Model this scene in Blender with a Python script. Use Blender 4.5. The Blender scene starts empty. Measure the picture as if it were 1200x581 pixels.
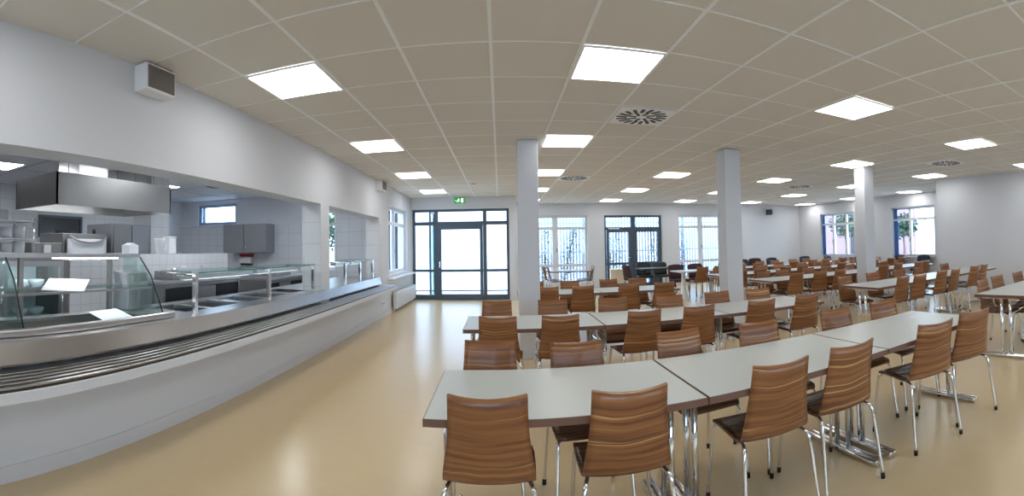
import bpy, math, random
from mathutils import Matrix, Vector
random.seed(7)
PI = math.pi
S = bpy.context.scene
COL = S.collection
EYE, CEIL = 1.433, 2.817
GX, GY, TILE = -0.0415, 2.9616, 0.625        # ceiling grid origin and pitch
XL, WT = -2.44, 0.285                        # hall face of the left wall, its thickness

# ------------------------------------------------------------------ helpers
def lin(r, g, b):
    f = lambda c: (c / 255 / 12.92) if c / 255 <= .04045 else ((c / 255 + .055) / 1.055) ** 2.4
    return (f(r), f(g), f(b), 1)

def mat(name, col, rough=.5, metal=0.0, spec=.5, noise=None, bump=None, emit=None):
    m = bpy.data.materials.new(name); m.use_nodes = True
    nt = m.node_tree; b = nt.nodes['Principled BSDF']
    b.inputs['Base Color'].default_value = col
    b.inputs['Roughness'].default_value = rough
    b.inputs['Metallic'].default_value = metal
    b.inputs['Specular IOR Level'].default_value = spec
    if noise:
        sc, amt = noise
        tc = nt.nodes.new('ShaderNodeTexCoord'); n = nt.nodes.new('ShaderNodeTexNoise')
        n.inputs['Scale'].default_value = sc; n.inputs['Detail'].default_value = 5
        nt.links.new(tc.outputs['Object'], n.inputs['Vector'])
        mx = nt.nodes.new('ShaderNodeMix'); mx.data_type = 'RGBA'
        mx.inputs[6].default_value = tuple(c * (1 - amt) for c in col[:3]) + (1,)
        mx.inputs[7].default_value = tuple(min(1, c * (1 + amt)) for c in col[:3]) + (1,)
        nt.links.new(n.outputs['Fac'], mx.inputs[0]); nt.links.new(mx.outputs[2], b.inputs['Base Color'])
    if bump:
        sc, st = bump
        tc = nt.nodes.new('ShaderNodeTexCoord'); n = nt.nodes.new('ShaderNodeTexNoise')
        n.inputs['Scale'].default_value = sc
        nt.links.new(tc.outputs['Object'], n.inputs['Vector'])
        bp = nt.nodes.new('ShaderNodeBump'); bp.inputs['Strength'].default_value = st; bp.inputs['Distance'].default_value = .01
        nt.links.new(n.outputs['Fac'], bp.inputs['Height']); nt.links.new(bp.outputs['Normal'], b.inputs['Normal'])
    if emit:
        b.inputs['Emission Color'].default_value = emit[0]; b.inputs['Emission Strength'].default_value = emit[1]
    return m

def wood_mat(name, dark, mid, light, rough=.32):
    m = mat(name, mid, rough, spec=.4); nt = m.node_tree; L = nt.links.new; N = nt.nodes.new
    b = nt.nodes['Principled BSDF']
    tc = N('ShaderNodeTexCoord'); oi = N('ShaderNodeObjectInfo'); sp = N('ShaderNodeSeparateXYZ')
    L(tc.outputs['Object'], sp.inputs[0])
    add = N('ShaderNodeMath'); add.operation = 'SUBTRACT'; L(sp.outputs['Z'], add.inputs[0]); L(sp.outputs['Y'], add.inputs[1])
    rz = N('ShaderNodeMath'); rz.operation = 'MULTIPLY'; rz.inputs[1].default_value = 40; L(oi.outputs['Random'], rz.inputs[0])
    wv = N('ShaderNodeTexNoise'); wv.inputs['Scale'].default_value = 3.0
    L(tc.outputs['Object'], wv.inputs['Vector'])
    wm = N('ShaderNodeMath'); wm.operation = 'MULTIPLY'; wm.inputs[1].default_value = .10; L(wv.outputs['Fac'], wm.inputs[0])
    v2 = N('ShaderNodeMath'); v2.operation = 'ADD'; L(add.outputs[0], v2.inputs[0]); L(wm.outputs[0], v2.inputs[1])
    def streak(sx, sv, detail):
        cb = N('ShaderNodeCombineXYZ')
        mx = N('ShaderNodeMath'); mx.operation = 'MULTIPLY'; mx.inputs[1].default_value = sx; L(sp.outputs['X'], mx.inputs[0])
        mv = N('ShaderNodeMath'); mv.operation = 'MULTIPLY'; mv.inputs[1].default_value = sv; L(v2.outputs[0], mv.inputs[0])
        L(mx.outputs[0], cb.inputs[0]); L(mv.outputs[0], cb.inputs[1]); L(rz.outputs[0], cb.inputs[2])
        n = N('ShaderNodeTexNoise'); n.inputs['Scale'].default_value = 1; n.inputs['Detail'].default_value = detail
        L(cb.outputs[0], n.inputs['Vector']); return n.outputs['Fac']
    r1 = N('ShaderNodeValToRGB'); e = r1.color_ramp.elements
    e[0].position = .32; e[0].color = dark; e[1].position = .62; e[1].color = mid
    L(streak(1.6, 42, 6), r1.inputs[0])
    r2 = N('ShaderNodeValToRGB'); e = r2.color_ramp.elements
    e[0].position = .62; e[0].color = (0, 0, 0, 1); e[1].position = .69; e[1].color = (.8, .8, .8, 1)
    L(streak(.7, 46, 1), r2.inputs[0])
    mx = N('ShaderNodeMix'); mx.data_type = 'RGBA'
    L(r2.outputs[0], mx.inputs[0]); L(r1.outputs[0], mx.inputs[6]); mx.inputs[7].default_value = light
    L(mx.outputs[2], b.inputs['Base Color'])
    return m

def tile_mat(name, c1, grout, w=.3, h=.3, axis='YZ', rough=.25):
    m = mat(name, c1, rough); nt = m.node_tree; L = nt.links.new; N = nt.nodes.new
    tc = N('ShaderNodeTexCoord'); sp = N('ShaderNodeSeparateXYZ'); cb = N('ShaderNodeCombineXYZ')
    L(tc.outputs['Object'], sp.inputs[0]); L(sp.outputs[axis[0]], cb.inputs[0]); L(sp.outputs[axis[1]], cb.inputs[1])
    br = N('ShaderNodeTexBrick'); br.offset = 0; br.inputs['Scale'].default_value = 1
    br.inputs['Brick Width'].default_value = w; br.inputs['Row Height'].default_value = h; br.inputs['Mortar Size'].default_value = .004
    br.inputs['Color1'].default_value = c1; br.inputs['Color2'].default_value = c1; br.inputs['Mortar'].default_value = grout
    L(cb.outputs[0], br.inputs['Vector']); L(br.outputs['Color'], nt.nodes['Principled BSDF'].inputs['Base Color'])
    return m

def glass_mat(name, tint=(1, 1, 1, 1), gloss=.12):
    m = bpy.data.materials.new(name); m.use_nodes = True; nt = m.node_tree; nt.nodes.clear()
    o = nt.nodes.new('ShaderNodeOutputMaterial'); t = nt.nodes.new('ShaderNodeBsdfTransparent'); g = nt.nodes.new('ShaderNodeBsdfGlossy')
    t.inputs[0].default_value = tint; g.inputs['Roughness'].default_value = .02
    mx = nt.nodes.new('ShaderNodeMixShader'); mx.inputs[0].default_value = gloss
    nt.links.new(t.outputs[0], mx.inputs[1]); nt.links.new(g.outputs[0], mx.inputs[2]); nt.links.new(mx.outputs[0], o.inputs[0])
    return m

class MB:
    def __init__(s): s.v = []; s.f = []; s.sm = []
    def _add(s, vs, fs, smooth=False):
        o = len(s.v); s.v += [tuple(v) for v in vs]; s.f += [tuple(i + o for i in f) for f in fs]; s.sm += [smooth] * len(fs); return s
    def box(s, x0, x1, y0, y1, z0, z1):
        x0, x1 = sorted((x0, x1)); y0, y1 = sorted((y0, y1)); z0, z1 = sorted((z0, z1))
        return s._add([(x0, y0, z0), (x1, y0, z0), (x1, y1, z0), (x0, y1, z0), (x0, y0, z1), (x1, y0, z1), (x1, y1, z1), (x0, y1, z1)],
                      [(3, 2, 1, 0), (4, 5, 6, 7), (0, 1, 5, 4), (1, 2, 6, 5), (2, 3, 7, 6), (3, 0, 4, 7)])
    def bbox(s, x0, x1, y0, y1, z0, z1, r=.004):      # box with chamfered vertical and horizontal edges
        import bmesh
        bm = bmesh.new(); bmesh.ops.create_cube(bm, size=1)
        for v in bm.verts:
            v.co = ((x0 + x1) / 2 + v.co.x * abs(x1 - x0), (y0 + y1) / 2 + v.co.y * abs(y1 - y0), (z0 + z1) / 2 + v.co.z * abs(z1 - z0))
        bmesh.ops.bevel(bm, geom=list(bm.edges), offset=r, segments=2, affect='EDGES', profile=.5)
        bm.verts.index_update()
        s._add([v.co[:] for v in bm.verts], [[v.index for v in f.verts] for f in bm.faces]); bm.free(); return s
    def prism(s, poly, axis, a, b):                   # poly of 2D points extruded along axis; (other axes in xyz order)
        def P(p, t):
            return {'x': (t, p[0], p[1]), 'y': (p[0], t, p[1]), 'z': (p[0], p[1], t)}[axis]
        n = len(poly); vs = [P(p, a) for p in poly] + [P(p, b) for p in poly]
        fs = [tuple(range(n))[::-1], tuple(range(n, 2 * n))] + [(i, (i + 1) % n, (i + 1) % n + n, i + n) for i in range(n)]
        return s._add(vs, fs)
    def tube(s, pts, r, n=8, caps=True):
        P = [Vector(p) for p in pts]; rings = []; up = None
        for i, p in enumerate(P):
            d = (P[min(i + 1, len(P) - 1)] - P[max(i - 1, 0)]).normalized()
            if up is None:
                up = d.orthogonal().normalized()
            up = (up - d * up.dot(d)).normalized(); q = d.cross(up)
            rr = r[i] if isinstance(r, (list, tuple)) else r
            rings.append([p + (up * math.cos(2 * PI * k / n) + q * math.sin(2 * PI * k / n)) * rr for k in range(n)])
        vs = [v for R in rings for v in R]; fs = []
        for i in range(len(P) - 1):
            for k in range(n):
                fs.append((i * n + k, i * n + (k + 1) % n, (i + 1) * n + (k + 1) % n, (i + 1) * n + k))
        s._add(vs, fs, True)
        if caps:
            o = len(s.v) - len(vs)
            s.f += [tuple(o + k for k in range(n))[::-1], tuple(o + (len(P) - 1) * n + k for k in range(n))]; s.sm += [False, False]
        return s
    def lathe(s, prof, cx, cy, n=20):
        vs = []; fs = []
        for r, z in prof:
            vs += [(cx + r * math.cos(2 * PI * k / n), cy + r * math.sin(2 * PI * k / n), z) for k in range(n)]
        for i in range(len(prof) - 1):
            for k in range(n):
                fs.append((i * n + k, i * n + (k + 1) % n, (i + 1) * n + (k + 1) % n, (i + 1) * n + k))
        fs.append(tuple(range(n))[::-1]); fs.append(tuple((len(prof) - 1) * n + k for k in range(n)))
        return s._add(vs, fs, True)
    def sheet(s, grid, th, dirv=None):                # grid[i][j] points, thickened along the local normal
        ni, nj = len(grid), len(grid[0]); nr = []
        for i in range(ni):
            row = []
            for j in range(nj):
                a = Vector(grid[min(i + 1, ni - 1)][j]) - Vector(grid[max(i - 1, 0)][j])
                b = Vector(grid[i][min(j + 1, nj - 1)]) - Vector(grid[i][max(j - 1, 0)])
                row.append(a.cross(b).normalized())
            nr.append(row)
        A = [Vector(grid[i][j]) + nr[i][j] * th / 2 for i in range(ni) for j in range(nj)]
        B = [Vector(grid[i][j]) - nr[i][j] * th / 2 for i in range(ni) for j in range(nj)]
        o = ni * nj; fs = []; id_ = lambda i, j: i * nj + j
        for i in range(ni - 1):
            for j in range(nj - 1):
                q = (id_(i, j), id_(i + 1, j), id_(i + 1, j + 1), id_(i, j + 1))
                fs.append(q); fs.append(tuple(k + o for k in q[::-1]))
        s._add(A + B, fs, True)
        base = len(s.v) - 2 * o
        rim = [id_(i, 0) for i in range(ni)] + [id_(ni - 1, j) for j in range(1, nj)] + [id_(i, nj - 1) for i in range(ni - 2, -1, -1)] + [id_(0, j) for j in range(nj - 2, 0, -1)]
        for k in range(len(rim)):
            a, b = rim[k], rim[(k + 1) % len(rim)]
            s.f.append((base + b, base + a, base + a + o, base + b + o)); s.sm.append(False)
        return s
    def mesh(s, name, m):
        me = bpy.data.meshes.new(name); me.from_pydata(s.v, [], s.f); me.update()
        for p, q in zip(me.polygons, s.sm): p.use_smooth = q
        me.materials.append(m)
        import bmesh
        bm = bmesh.new(); bm.from_mesh(me); bmesh.ops.recalc_face_normals(bm, faces=bm.faces); bm.to_mesh(me); bm.free()
        return me
    def obj(s, name, m, parent=None, loc=(0, 0, 0), label=None):
        return ob(name, s.mesh(name, m), parent, loc, label)

def ob(name, data, parent=None, loc=(0, 0, 0), label=None):
    o = bpy.data.objects.new(name, data); COL.objects.link(o); o.location = loc
    if parent: o.parent = parent
    if label: o['label'] = label
    return o

def thing(name, label, cat, loc=(0, 0, 0), rz=0, group=None):
    o = bpy.data.objects.new(name, None); COL.objects.link(o); o.location = loc; o.rotation_euler.z = rz
    o.empty_display_size = .1
    return tag(o, label, cat, group)

def tag(o, label, cat, group=None):
    o['label'] = label; o['category'] = cat
    if group: o['group'] = group
    return o

def struct(o):
    o['kind'] = 'structure'; return o

def dup(root, loc, rz, label, group=None):
    r = root.copy(); COL.objects.link(r); r.location = loc; r.rotation_euler.z = rz; r['label'] = label
    if group: r['group'] = group
    for ch in list(root.children):
        c = ch.copy(); COL.objects.link(c); c.parent = r
        for g in list(ch.children):
            d = g.copy(); COL.objects.link(d); d.parent = c
    return r

ORD = ['first', 'second', 'third', 'fourth', 'fifth', 'sixth', 'seventh', 'eighth', 'ninth', 'tenth']

# ------------------------------------------------------------------ materials
M = {}
M['wall'] = mat('white wall paint', lin(216, 218, 223), .8, spec=.25, bump=(180, .06))
M['wallgrey'] = mat('kitchen wall paint', lin(228, 230, 236), .7, spec=.3)
M['base'] = mat('baseboard paint', lin(214, 214, 218), .5)
M['floor'] = mat('beige linoleum', lin(214, 190, 150), .24, spec=.55, noise=(9, .03))
M['ceil'] = mat('ceiling tile', lin(226, 221, 213), .9, spec=.1, noise=(60, .03))
M['bar'] = mat('white ceiling bar', lin(246, 246, 246), .5)
M['kgrid'] = mat('grey ceiling bar', lin(176, 180, 186), .6)
M['kfloor'] = mat('grey kitchen floor', lin(150, 150, 150), .4)
M['ktile'] = tile_mat('white kitchen tile', lin(222, 223, 226), lin(190, 192, 196), .3, .3, 'XZ')
M['ktile_y'] = tile_mat('white kitchen tile side', lin(222, 223, 226), lin(190, 192, 196), .3, .3, 'YZ')
M['ktile_s'] = tile_mat('small white kitchen tile', lin(228, 229, 232), lin(204, 206, 210), .15, .15, 'YZ')
M['steel'] = mat('brushed steel', (.56, .56, .57, 1), .28, 1.0, noise=(5, .08))
M['steel_m'] = mat('matt steel sheet', (.34, .335, .33, 1), .45, 1.0, noise=(3, .08))
M['steel_d'] = mat('grey steel cabinet', lin(158, 158, 162), .40, .5)
M['bar_shade'] = mat('shade between slide bars', lin(62, 54, 46), .6, .2)  # dark tone stands in for shade in the tray slide gaps
M['steel_p'] = mat('panel steel', (.36, .34, .33, 1), .24, 1.0, noise=(2, .15))
M['chrome'] = mat('chrome tube', (.82, .82, .82, 1), .09, 1.0)
M['black'] = mat('black plastic', lin(28, 28, 30), .45)
M['rubber'] = mat('black rubber foot', lin(22, 22, 22), .7)
M['dark'] = mat('dark opening', lin(40, 42, 46), .5)
M['navy'] = mat('navy fabric', lin(44, 50, 68), .85, noise=(40, .1))
M['maroon'] = mat('dark maroon fabric', lin(70, 46, 52), .85, noise=(40, .1))
M['frame'] = mat('anthracite aluminium', lin(74, 88, 102), .4, spec=.5)
M['kframe'] = mat('pale blue window frame', lin(158, 178, 204), .4)
M['frame_d'] = mat('dark window frame', lin(52, 56, 62), .45)
M['frame_w'] = mat('white window frame', lin(222, 224, 228), .4)
M['blue'] = mat('blue window stile', lin(52, 96, 160), .45)
M['glass'] = glass_mat('window glass', (.97, .985, 1, 1), .05)
M['cglass'] = glass_mat('counter glass', (.86, .95, .93, 1), .16)
M['cedge'] = mat('green glass edge', lin(96, 140, 132), .2)
M['top'] = mat('pale grey laminate', lin(200, 205, 202), .33, spec=.42, noise=(30, .01))
M['edge'] = mat('brown table edge', lin(112, 78, 60), .4, noise=(20, .12))
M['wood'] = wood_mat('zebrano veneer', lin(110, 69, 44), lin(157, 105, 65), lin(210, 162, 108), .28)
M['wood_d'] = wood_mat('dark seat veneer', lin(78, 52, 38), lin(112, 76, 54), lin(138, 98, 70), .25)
M['paper'] = mat('white paper', lin(240, 242, 248), .8)
M['white'] = mat('white plastic', lin(238, 238, 240), .4)
M['red'] = mat('red plastic', lin(178, 40, 40), .4)
M['grille'] = mat('grey speaker cloth', lin(112, 108, 102), .8)
M['lamp'] = mat('lamp diffuser', (1, 1, 1, 1), .5, emit=((1, .995, .985, 1), 7.0))
M['klamp'] = mat('kitchen lamp tube', (1, 1, 1, 1), .5, emit=((.93, .97, 1, 1), 14.0))
M['klamp2'] = mat('counter lamp tube', (1, 1, 1, 1), .5, emit=((.9, 1, .97, 1), 1.0))
M['green'] = mat('exit green', lin(20, 150, 60), .5, emit=(lin(20, 150, 60), .5))
M['signw'] = mat('exit white', lin(255, 255, 255), .5, emit=((1, 1, 1, 1), .8))
M['leaf'] = mat('ivy leaves', lin(36, 66, 34), .6, noise=(6, .4))
M['slat0'] = mat('white plinth', lin(225, 228, 232), .7)
M['mat'] = mat('grey entrance mat', lin(120, 132, 142), .9, noise=(30, .1))
M['slat'] = mat('pale fence slat', lin(172, 184, 200), .6)
M['pave'] = mat('pale paving', lin(205, 205, 205), .8, noise=(3, .06))
M['grass'] = mat('lawn', lin(110, 140, 80), .9, noise=(8, .3))
M['peach'] = mat('pale peach wood', lin(228, 192, 150), .6)
M['fglass'] = glass_mat('fridge glass', (.84, .94, .95, 1), .10)
M['teal'] = glass_mat('teal glass', (.62, .84, .88, 1), .15)
M['brick'] = mat('mauve facade', lin(150, 122, 140), .8)

# ------------------------------------------------------------------ room shell
YD, YF, XR, XRF, YJ = 12.13, 14.3, 9.17, 11.4, 6.13       # door wall, far wall, right wall, recess wall, recess corner
YB = -3.6                                                 # wall behind the photographer
XJ = .45
XK, YK0, YK, KC = -8.1, -.6, 9.4, 2.70                    # kitchen: outer wall, near wall, end wall, ceiling

struct(MB().box(XL - WT, XRF + .3, YB - .3, YF + .3, -.12, 0).obj('floor', M['floor']))
struct(MB().box(XK - .2, XL - WT, YK0 - .2, YK + .3, -.12, 0).obj('floor_kitchen', M['kfloor']))
ce = struct(MB().box(XL - WT, XRF + .3, YB - .3, YF + .3, CEIL, CEIL + .1).obj('ceiling', M['ceil']))
g = MB(); i = -4
while GX + i * TILE < XRF:
    x = GX + i * TILE
    if x > XL: g.box(x - .012, x + .012, YB, YF, CEIL - .006, CEIL + .001)
    i += 1
g.obj('ceiling_grid', M['bar'], ce, label='bright main bars of the ceiling grid')
g = MB(); j = -11
while GY + j * TILE < YF:
    y = GY + j * TILE
    if y > YB: g.box(XL, XRF, y - .0055, y + .0055, CEIL - .004, CEIL + .001)
    j += 1
g.obj('cross_bars', M['bar'], ce, label='thin cross bars of the ceiling grid')
struct(MB().box(XK - .2, XL - WT, YK0 - .2, YK + .3, KC, KC + .2).obj('ceiling_kitchen', M['wallgrey']))
kc = COL.objects['ceiling_kitchen']
g = MB()
for k in range(9): g.box(XK, XL - WT - .01, YK0 + .3 + k * 1.25 - .008, YK0 + .3 + k * 1.25 + .008, KC - .004, KC + .001)
for k in range(5): g.box(XK + .4 + k * 1.25 - .008, XK + .4 + k * 1.25 + .008, YK0, YK, KC - .003, KC + .001)
g.obj('ceiling_grid', M['kgrid'], kc)

# left wall with two serving openings and a window
OT, LW = 2.06, .66
O1, O2 = (-.3, 5.75), (6.07, 8.79)
WLY, WLZ = (9.6, 11.62), (.84, 2.40)
w = MB()
x0, x1 = XL - WT, XL
w.box(x0, x1, YB, YD, OT if False else 2.42, CEIL)
w.box(x0, x1, YB, O1[0], 0, 2.42)
w.box(x0, x1, O1[0], O1[1], OT, 2.42); w.box(x0, x1, O1[0], O1[1], 0, LW)
w.box(x0, x1, O1[1], O2[0], 0, 2.42)
w.box(x0, x1, O2[0], O2[1], OT, 2.42); w.box(x0, x1, O2[0], O2[1], 0, LW)
w.box(x0, x1, O2[1], WLY[0], 0, 2.42)
w.box(x0, x1, WLY[0], WLY[1], 0, WLZ[0]); w.box(x0, x1, WLY[0], WLY[1], WLZ[1], 2.42)
w.box(x0, x1, WLY[1], YD, 0, 2.42)
wl = struct(w.obj('wall_left', M['wall']))
# tiled cheeks of the openings
for y, nm in ((O1[1], -1), (O2[1], -1)):
    MB().box(x0 + .002, x1 - .012, y - .006, y - .0005, LW + .17, OT - .001).obj('tiled_reveal', M['ktile'], wl, label='white tiled reveal of the opening')
struct(MB().box(XL, XL + .012, YB, YD, 0, .10).obj('baseboard_left', M['base']))
# wall with the entrance
D1 = (-2.41, .26, 2.49)
w = MB().box(XL, XJ, YD, YD + .25, D1[2], CEIL).box(XL - WT, D1[0], YD, YD + .25, 0, D1[2]).box(D1[1], XJ, YD, YD + .25, 0, D1[2])
struct(w.box(XL - WT, XL, YD, YD + .25, D1[2], CEIL).obj('wall_entrance', M['wall']))
struct(MB().box(XJ - .2, XJ, YD + .25, YF + .25, 0, CEIL).obj('wall_return', M['wall']))
# far wall with window, door, window
F1, FD, F2 = (.95, 2.86), (3.43, 5.46), (6.08, 7.85)
FZ = (.22, 2.42)
w = MB(); cuts = [(F1, FZ[0]), (FD, 0), (F2, FZ[0])]; cx = XJ
for (a, b), z0 in cuts:
    w.box(cx, a, YF, YF + .28, 0, CEIL); w.box(a, b, YF, YF + .28, FZ[1], CEIL)
    if z0 > 0: w.box(a, b, YF, YF + .28, 0, z0)
    cx = b
w.box(cx, XRF + .28, YF, YF + .28, 0, CEIL)
struct(w.obj('wall_far', M['wall']))
# recess wall on the right with two windows
RW = [(11.18, 13.0), (7.72, 9.42)]; RZ = (.80, 2.40)
w = MB(); cy = YF
for a, b in RW:
    w.box(XRF, XRF + .28, b, cy, 0, CEIL); w.box(XRF, XRF + .28, a, b, 0, RZ[0]); w.box(XRF, XRF + .28, a, b, RZ[1], CEIL); cy = a
w.box(XRF, XRF + .28, YJ - .3, cy, 0, CEIL)
struct(w.obj('wall_recess', M['wall']))
struct(MB().box(XR, XRF, YJ - .3, YJ, 0, CEIL).obj('wall_corner', M['wall']))
struct(MB().box(XR, XR + .3, YB, YJ - .3, 0, CEIL).obj('wall_right', M['wall']))
FILL_OPENINGS = [(-1.9, 1.1), (2.2, 5.0), (6.0, 8.8)]  # unseen rear openings, added to let in soft fill light
w = MB(); cx = XL - WT
for a, b in FILL_OPENINGS:
    w.box(cx, a, YB - .3, YB, 0, CEIL).box(a, b, YB - .3, YB, 0, .8).box(a, b, YB - .3, YB, 2.45, CEIL); cx = b
struct(w.box(cx, XR + .3, YB - .3, YB, 0, CEIL).obj('wall_rear', M['wall']))
b = MB().box(XJ, XJ + .012, YD + .25, YF, 0, .08).box(XJ, F1[1] + .57, YF - .012, YF, 0, .08).box(FD[1], XRF, YF - .012, YF, 0, .08)
struct(b.obj('baseboard_far', M['base']))
struct(MB().box(XRF - .012, XRF, YJ, YF - .012, 0, .08).box(XR - .012, XR, YB, YJ, 0, .08).obj('baseboard_right', M['base']))
# columns
for nm, cx, cy in (('pillar', .24, 5.70), ('pillar', 3.18, 5.70), ('pillar', 6.235, 5.80)):
    struct(MB().bbox(cx, cx + .268, cy, cy + .268, 0, CEIL - .0065, .006).obj(nm, M['wall']))
# kitchen shell
EW, EWZ = (-7.56, -6.31), (2.05, 2.59)
E2, E2Z = (-4.45, -3.62), (.95, 2.3)
w = MB(); w.box(XK, EW[0], YK, YK + .25, 0, KC); w.box(EW[0], EW[1], YK, YK + .25, 0, EWZ[0]); w.box(EW[0], EW[1], YK, YK + .25, EWZ[1], KC)
w.box(EW[1], E2[0], YK, YK + .25, 0, KC); w.box(E2[0], E2[1], YK, YK + .25, 0, E2Z[0]); w.box(E2[0], E2[1], YK, YK + .25, E2Z[1], KC)
w.box(E2[1], XL - WT, YK, YK + .25, 0, KC)
struct(w.obj('wall_kitchen_end', M['wallgrey']))
t = MB().box(XK, E2[0], YK - .012, YK, 0, 2.02).box(E2[1], XL - WT, YK - .012, YK, 0, 2.35).box(E2[0], E2[1], YK - .012, YK, 0, E2Z[0])
struct(t.obj('trim_kitchen_tiles', M['ktile']))
HW, HZ = (4.86, 5.86), (1.69, 2.06)
struct(MB().box(XK - .2, XK, YK0, YK, 0, KC).obj('wall_kitchen_outer', M['ktile_y']))
struct(MB().box(XK, XL - WT, YK0 - .2, YK0, 0, KC).obj('wall_kitchen_near', M['ktile']))
struct(MB().box(-4.55, -4.30, 3.70, 6.15, 0, 1.35).obj('wall_kitchen_partition', M['ktile_s']))
struct(MB().box(-4.55, -4.30, 2.99, 3.70, 0, 1.27).obj('wall_kitchen_block', M['ktile_s']))
struct(MB().box(-5.85, -5.40, 5.43, 5.89, 0, KC).obj('pillar_kitchen', M['ktile_y']))

# ------------------------------------------------------------------ windows and doors
def window(name, axis, at, a0, a1, z0, z1, vs, hs, fm, wd=.06, dp=.07, stile=None, sill=None, inward=1, panes=True):
    """axis 'x': window in a wall of constant y; axis 'y': constant x.  vs / hs: positions of inner bars (centre, width)."""
    def bx(m, p0, p1, q0, q1, d0, d1):
        return m.box(p0, p1, at + d0, at + d1, q0, q1) if axis == 'x' else m.box(at + d0, at + d1, p0, p1, q0, q1)
    f = MB()
    bx(f, a0, a0 + wd, z0, z1, 0, dp); bx(f, a1 - wd, a1, z0, z1, 0, dp)
    bx(f, a0 + wd, a1 - wd, z0, z0 + wd, 0, dp); bx(f, a0 + wd, a1 - wd, z1 - wd, z1, 0, dp)
    for c, wv in vs: bx(f, c - wv / 2, c + wv / 2, z0 + wd, z1 - wd, -.004, dp)
    xs = [a0 + wd] + sorted(v for c, wv in vs for v in (c - wv / 2, c + wv / 2)) + [a1 - wd]
    cells = [(xs[k], xs[k + 1]) for k in range(0, len(xs), 2)]
    for c, hh in hs:
        for p, q in cells: bx(f, p, q, c - hh / 2, c + hh / 2, .002, dp - .002)
    root = thing(name, '', '', (0, 0, 0)); del root['label']; del root['category']; struct(root)
    fo = f.obj('window_frame' if name.startswith('window') else 'door_frame', fm, root)
    zs = [z0 + wd] + sorted(v for c, hh in hs for v in (c - hh / 2, c + hh / 2)) + [z1 - wd]
    for p, q in cells:
        for k in range(0, len(zs), 2):
            if zs[k + 1] - zs[k] > .02:
                bx(MB(), p, q, zs[k], zs[k + 1], dp * .45, dp * .55).obj('pane', M['glass'], root)
    return root

# entrance: anthracite frame, door in the middle, side lights, fanlights
de = window('door_1', 'x', YD + .06, D1[0], D1[1], 0, D1[2], [(-1.745, .10), (-.405, .10)], [(2.10, .10), (.80, .07), (.07, .14)], M['frame'], .07, .08)
leaf = MB(); dx0, dx1 = -1.69, -.46
leaf.box(dx0, dx0 + .085, YD + .03, YD + .09, .02, 2.06).box(dx1 - .085, dx1, YD + .03, YD + .09, .02, 2.06)
leaf.box(dx0 + .085, dx1 - .085, YD + .03, YD + .09, 1.93, 2.06).box(dx0 + .085, dx1 - .085, YD + .03, YD + .09, .02, .16).box(dx0 + .085, dx1 - .085, YD + .03, YD + .09, .765, .835)
lf = leaf.obj('door_leaf', M['frame'], de, label='anthracite glazed door leaf')
MB().tube([(dx0 + .04, YD + .03, .98), (dx0 + .04, YD - .03, .98), (dx0 + .15, YD - .035, .98)], .011).bbox(dx0 + .022, dx0 + .058, YD + .018, YD + .03, .88, 1.06, .004).obj('door_handle', M['chrome'], lf, label='chrome lever handle')
# far garden door
d2 = window('door_2', 'x', YF + .10, FD[0], FD[1], 0, FZ[1], [(4.44, .12)], [(1.98, .09), (.80, .08), (.06, .12)], M['frame'], .07, .08)
lf = MB().box(3.52, 3.60, YF + .07, YF + .13, .02, 1.94).box(4.28, 4.37, YF + .07, YF + .13, .02, 1.94).box(3.60, 4.28, YF + .07, YF + .13, 1.85, 1.94).box(3.60, 4.28, YF + .07, YF + .13, .02, .14).obj('door_leaf', M['frame'], d2)
lg = MB().box(4.50, 4.58, YF + .07, YF + .13, .02, 1.94).box(5.31, 5.39, YF + .07, YF + .13, .02, 1.94).box(4.58, 5.31, YF + .07, YF + .13, 1.85, 1.94).box(4.58, 5.31, YF + .07, YF + .13, .02, .14).obj('door_leaf', M['frame'], d2)
MB().box(5.02, 5.31, YF + .085, YF + .115, .14, .76).obj('kick_panel', M['frame'], lg)
MB().tube([(4.33, YF + .07, 1.0), (4.33, YF + .01, 1.0), (4.22, YF + .005, 1.0)], .011).obj('door_handle', M['chrome'], lf)
MB().box(3.58, 3.95, YF + .03, YF + .07, 1.955, 2.0).obj('door_closer', M['steel'], d2, label='silver door closer')
for nm, (a, b), bar in (('window_1', F1, 1.80), ('window_2', F2, 6.95)):
    wn = window(nm, 'x', YF + .10, a, b, FZ[0], FZ[1], [(bar, .17)], [(2.01, .09), (.80, .09)], M['frame_w'], .075, .08)
    MB().tube([(bar + .05, YF + .096, 1.35), (bar + .05, YF + .05, 1.35), (bar + .05, YF + .045, 1.24)], .011).obj('window_handle', M['frame_d'], wn)
# recess windows
for k, (a, b) in enumerate(RW):
    c = a + (b - a) * (.62 if k else .36)
    vs = [(a + (b - a) * .60, .085)] if k else [(a + (b - a) * .28, .06), (a + (b - a) * .66, .09)]
    wn = window('window_%d' % (3 + k), 'y', XRF + .12, a, b, RZ[0], RZ[1], vs, [(2.0, .08)], M['frame_w'], .07, .08)
    MB().box(XRF + .10, XRF + .11, b - .19, b - .02, RZ[0] + .03, 1.97).box(XRF + .10, XRF + .11, b - .17, b - .02, 2.03, RZ[1] - .03).obj('blue_stile', M['blue'], wn, label='blue panel at the left edge')
    MB().tube([(XRF + .118, vs[-1][0], 1.4), (XRF + .07, vs[-1][0], 1.4), (XRF + .065, vs[-1][0], 1.28)], .011).obj('window_handle', M['frame_d'], wn)
    MB().box(XRF - .06, XRF + .12, a - .02, b + .02, RZ[0] - .03, RZ[0]).obj('window_sill', M['frame_w'], wn)
for k, (a, b) in enumerate(FILL_OPENINGS):
    window('window_%d' % (9 + k), 'x', YB - .2, a, b, .8, 2.45, [((a + b) / 2, .1)], [(2.0, .08)], M['frame_w'], .07, .08)  # added windows behind the camera, there only for fill light
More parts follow.
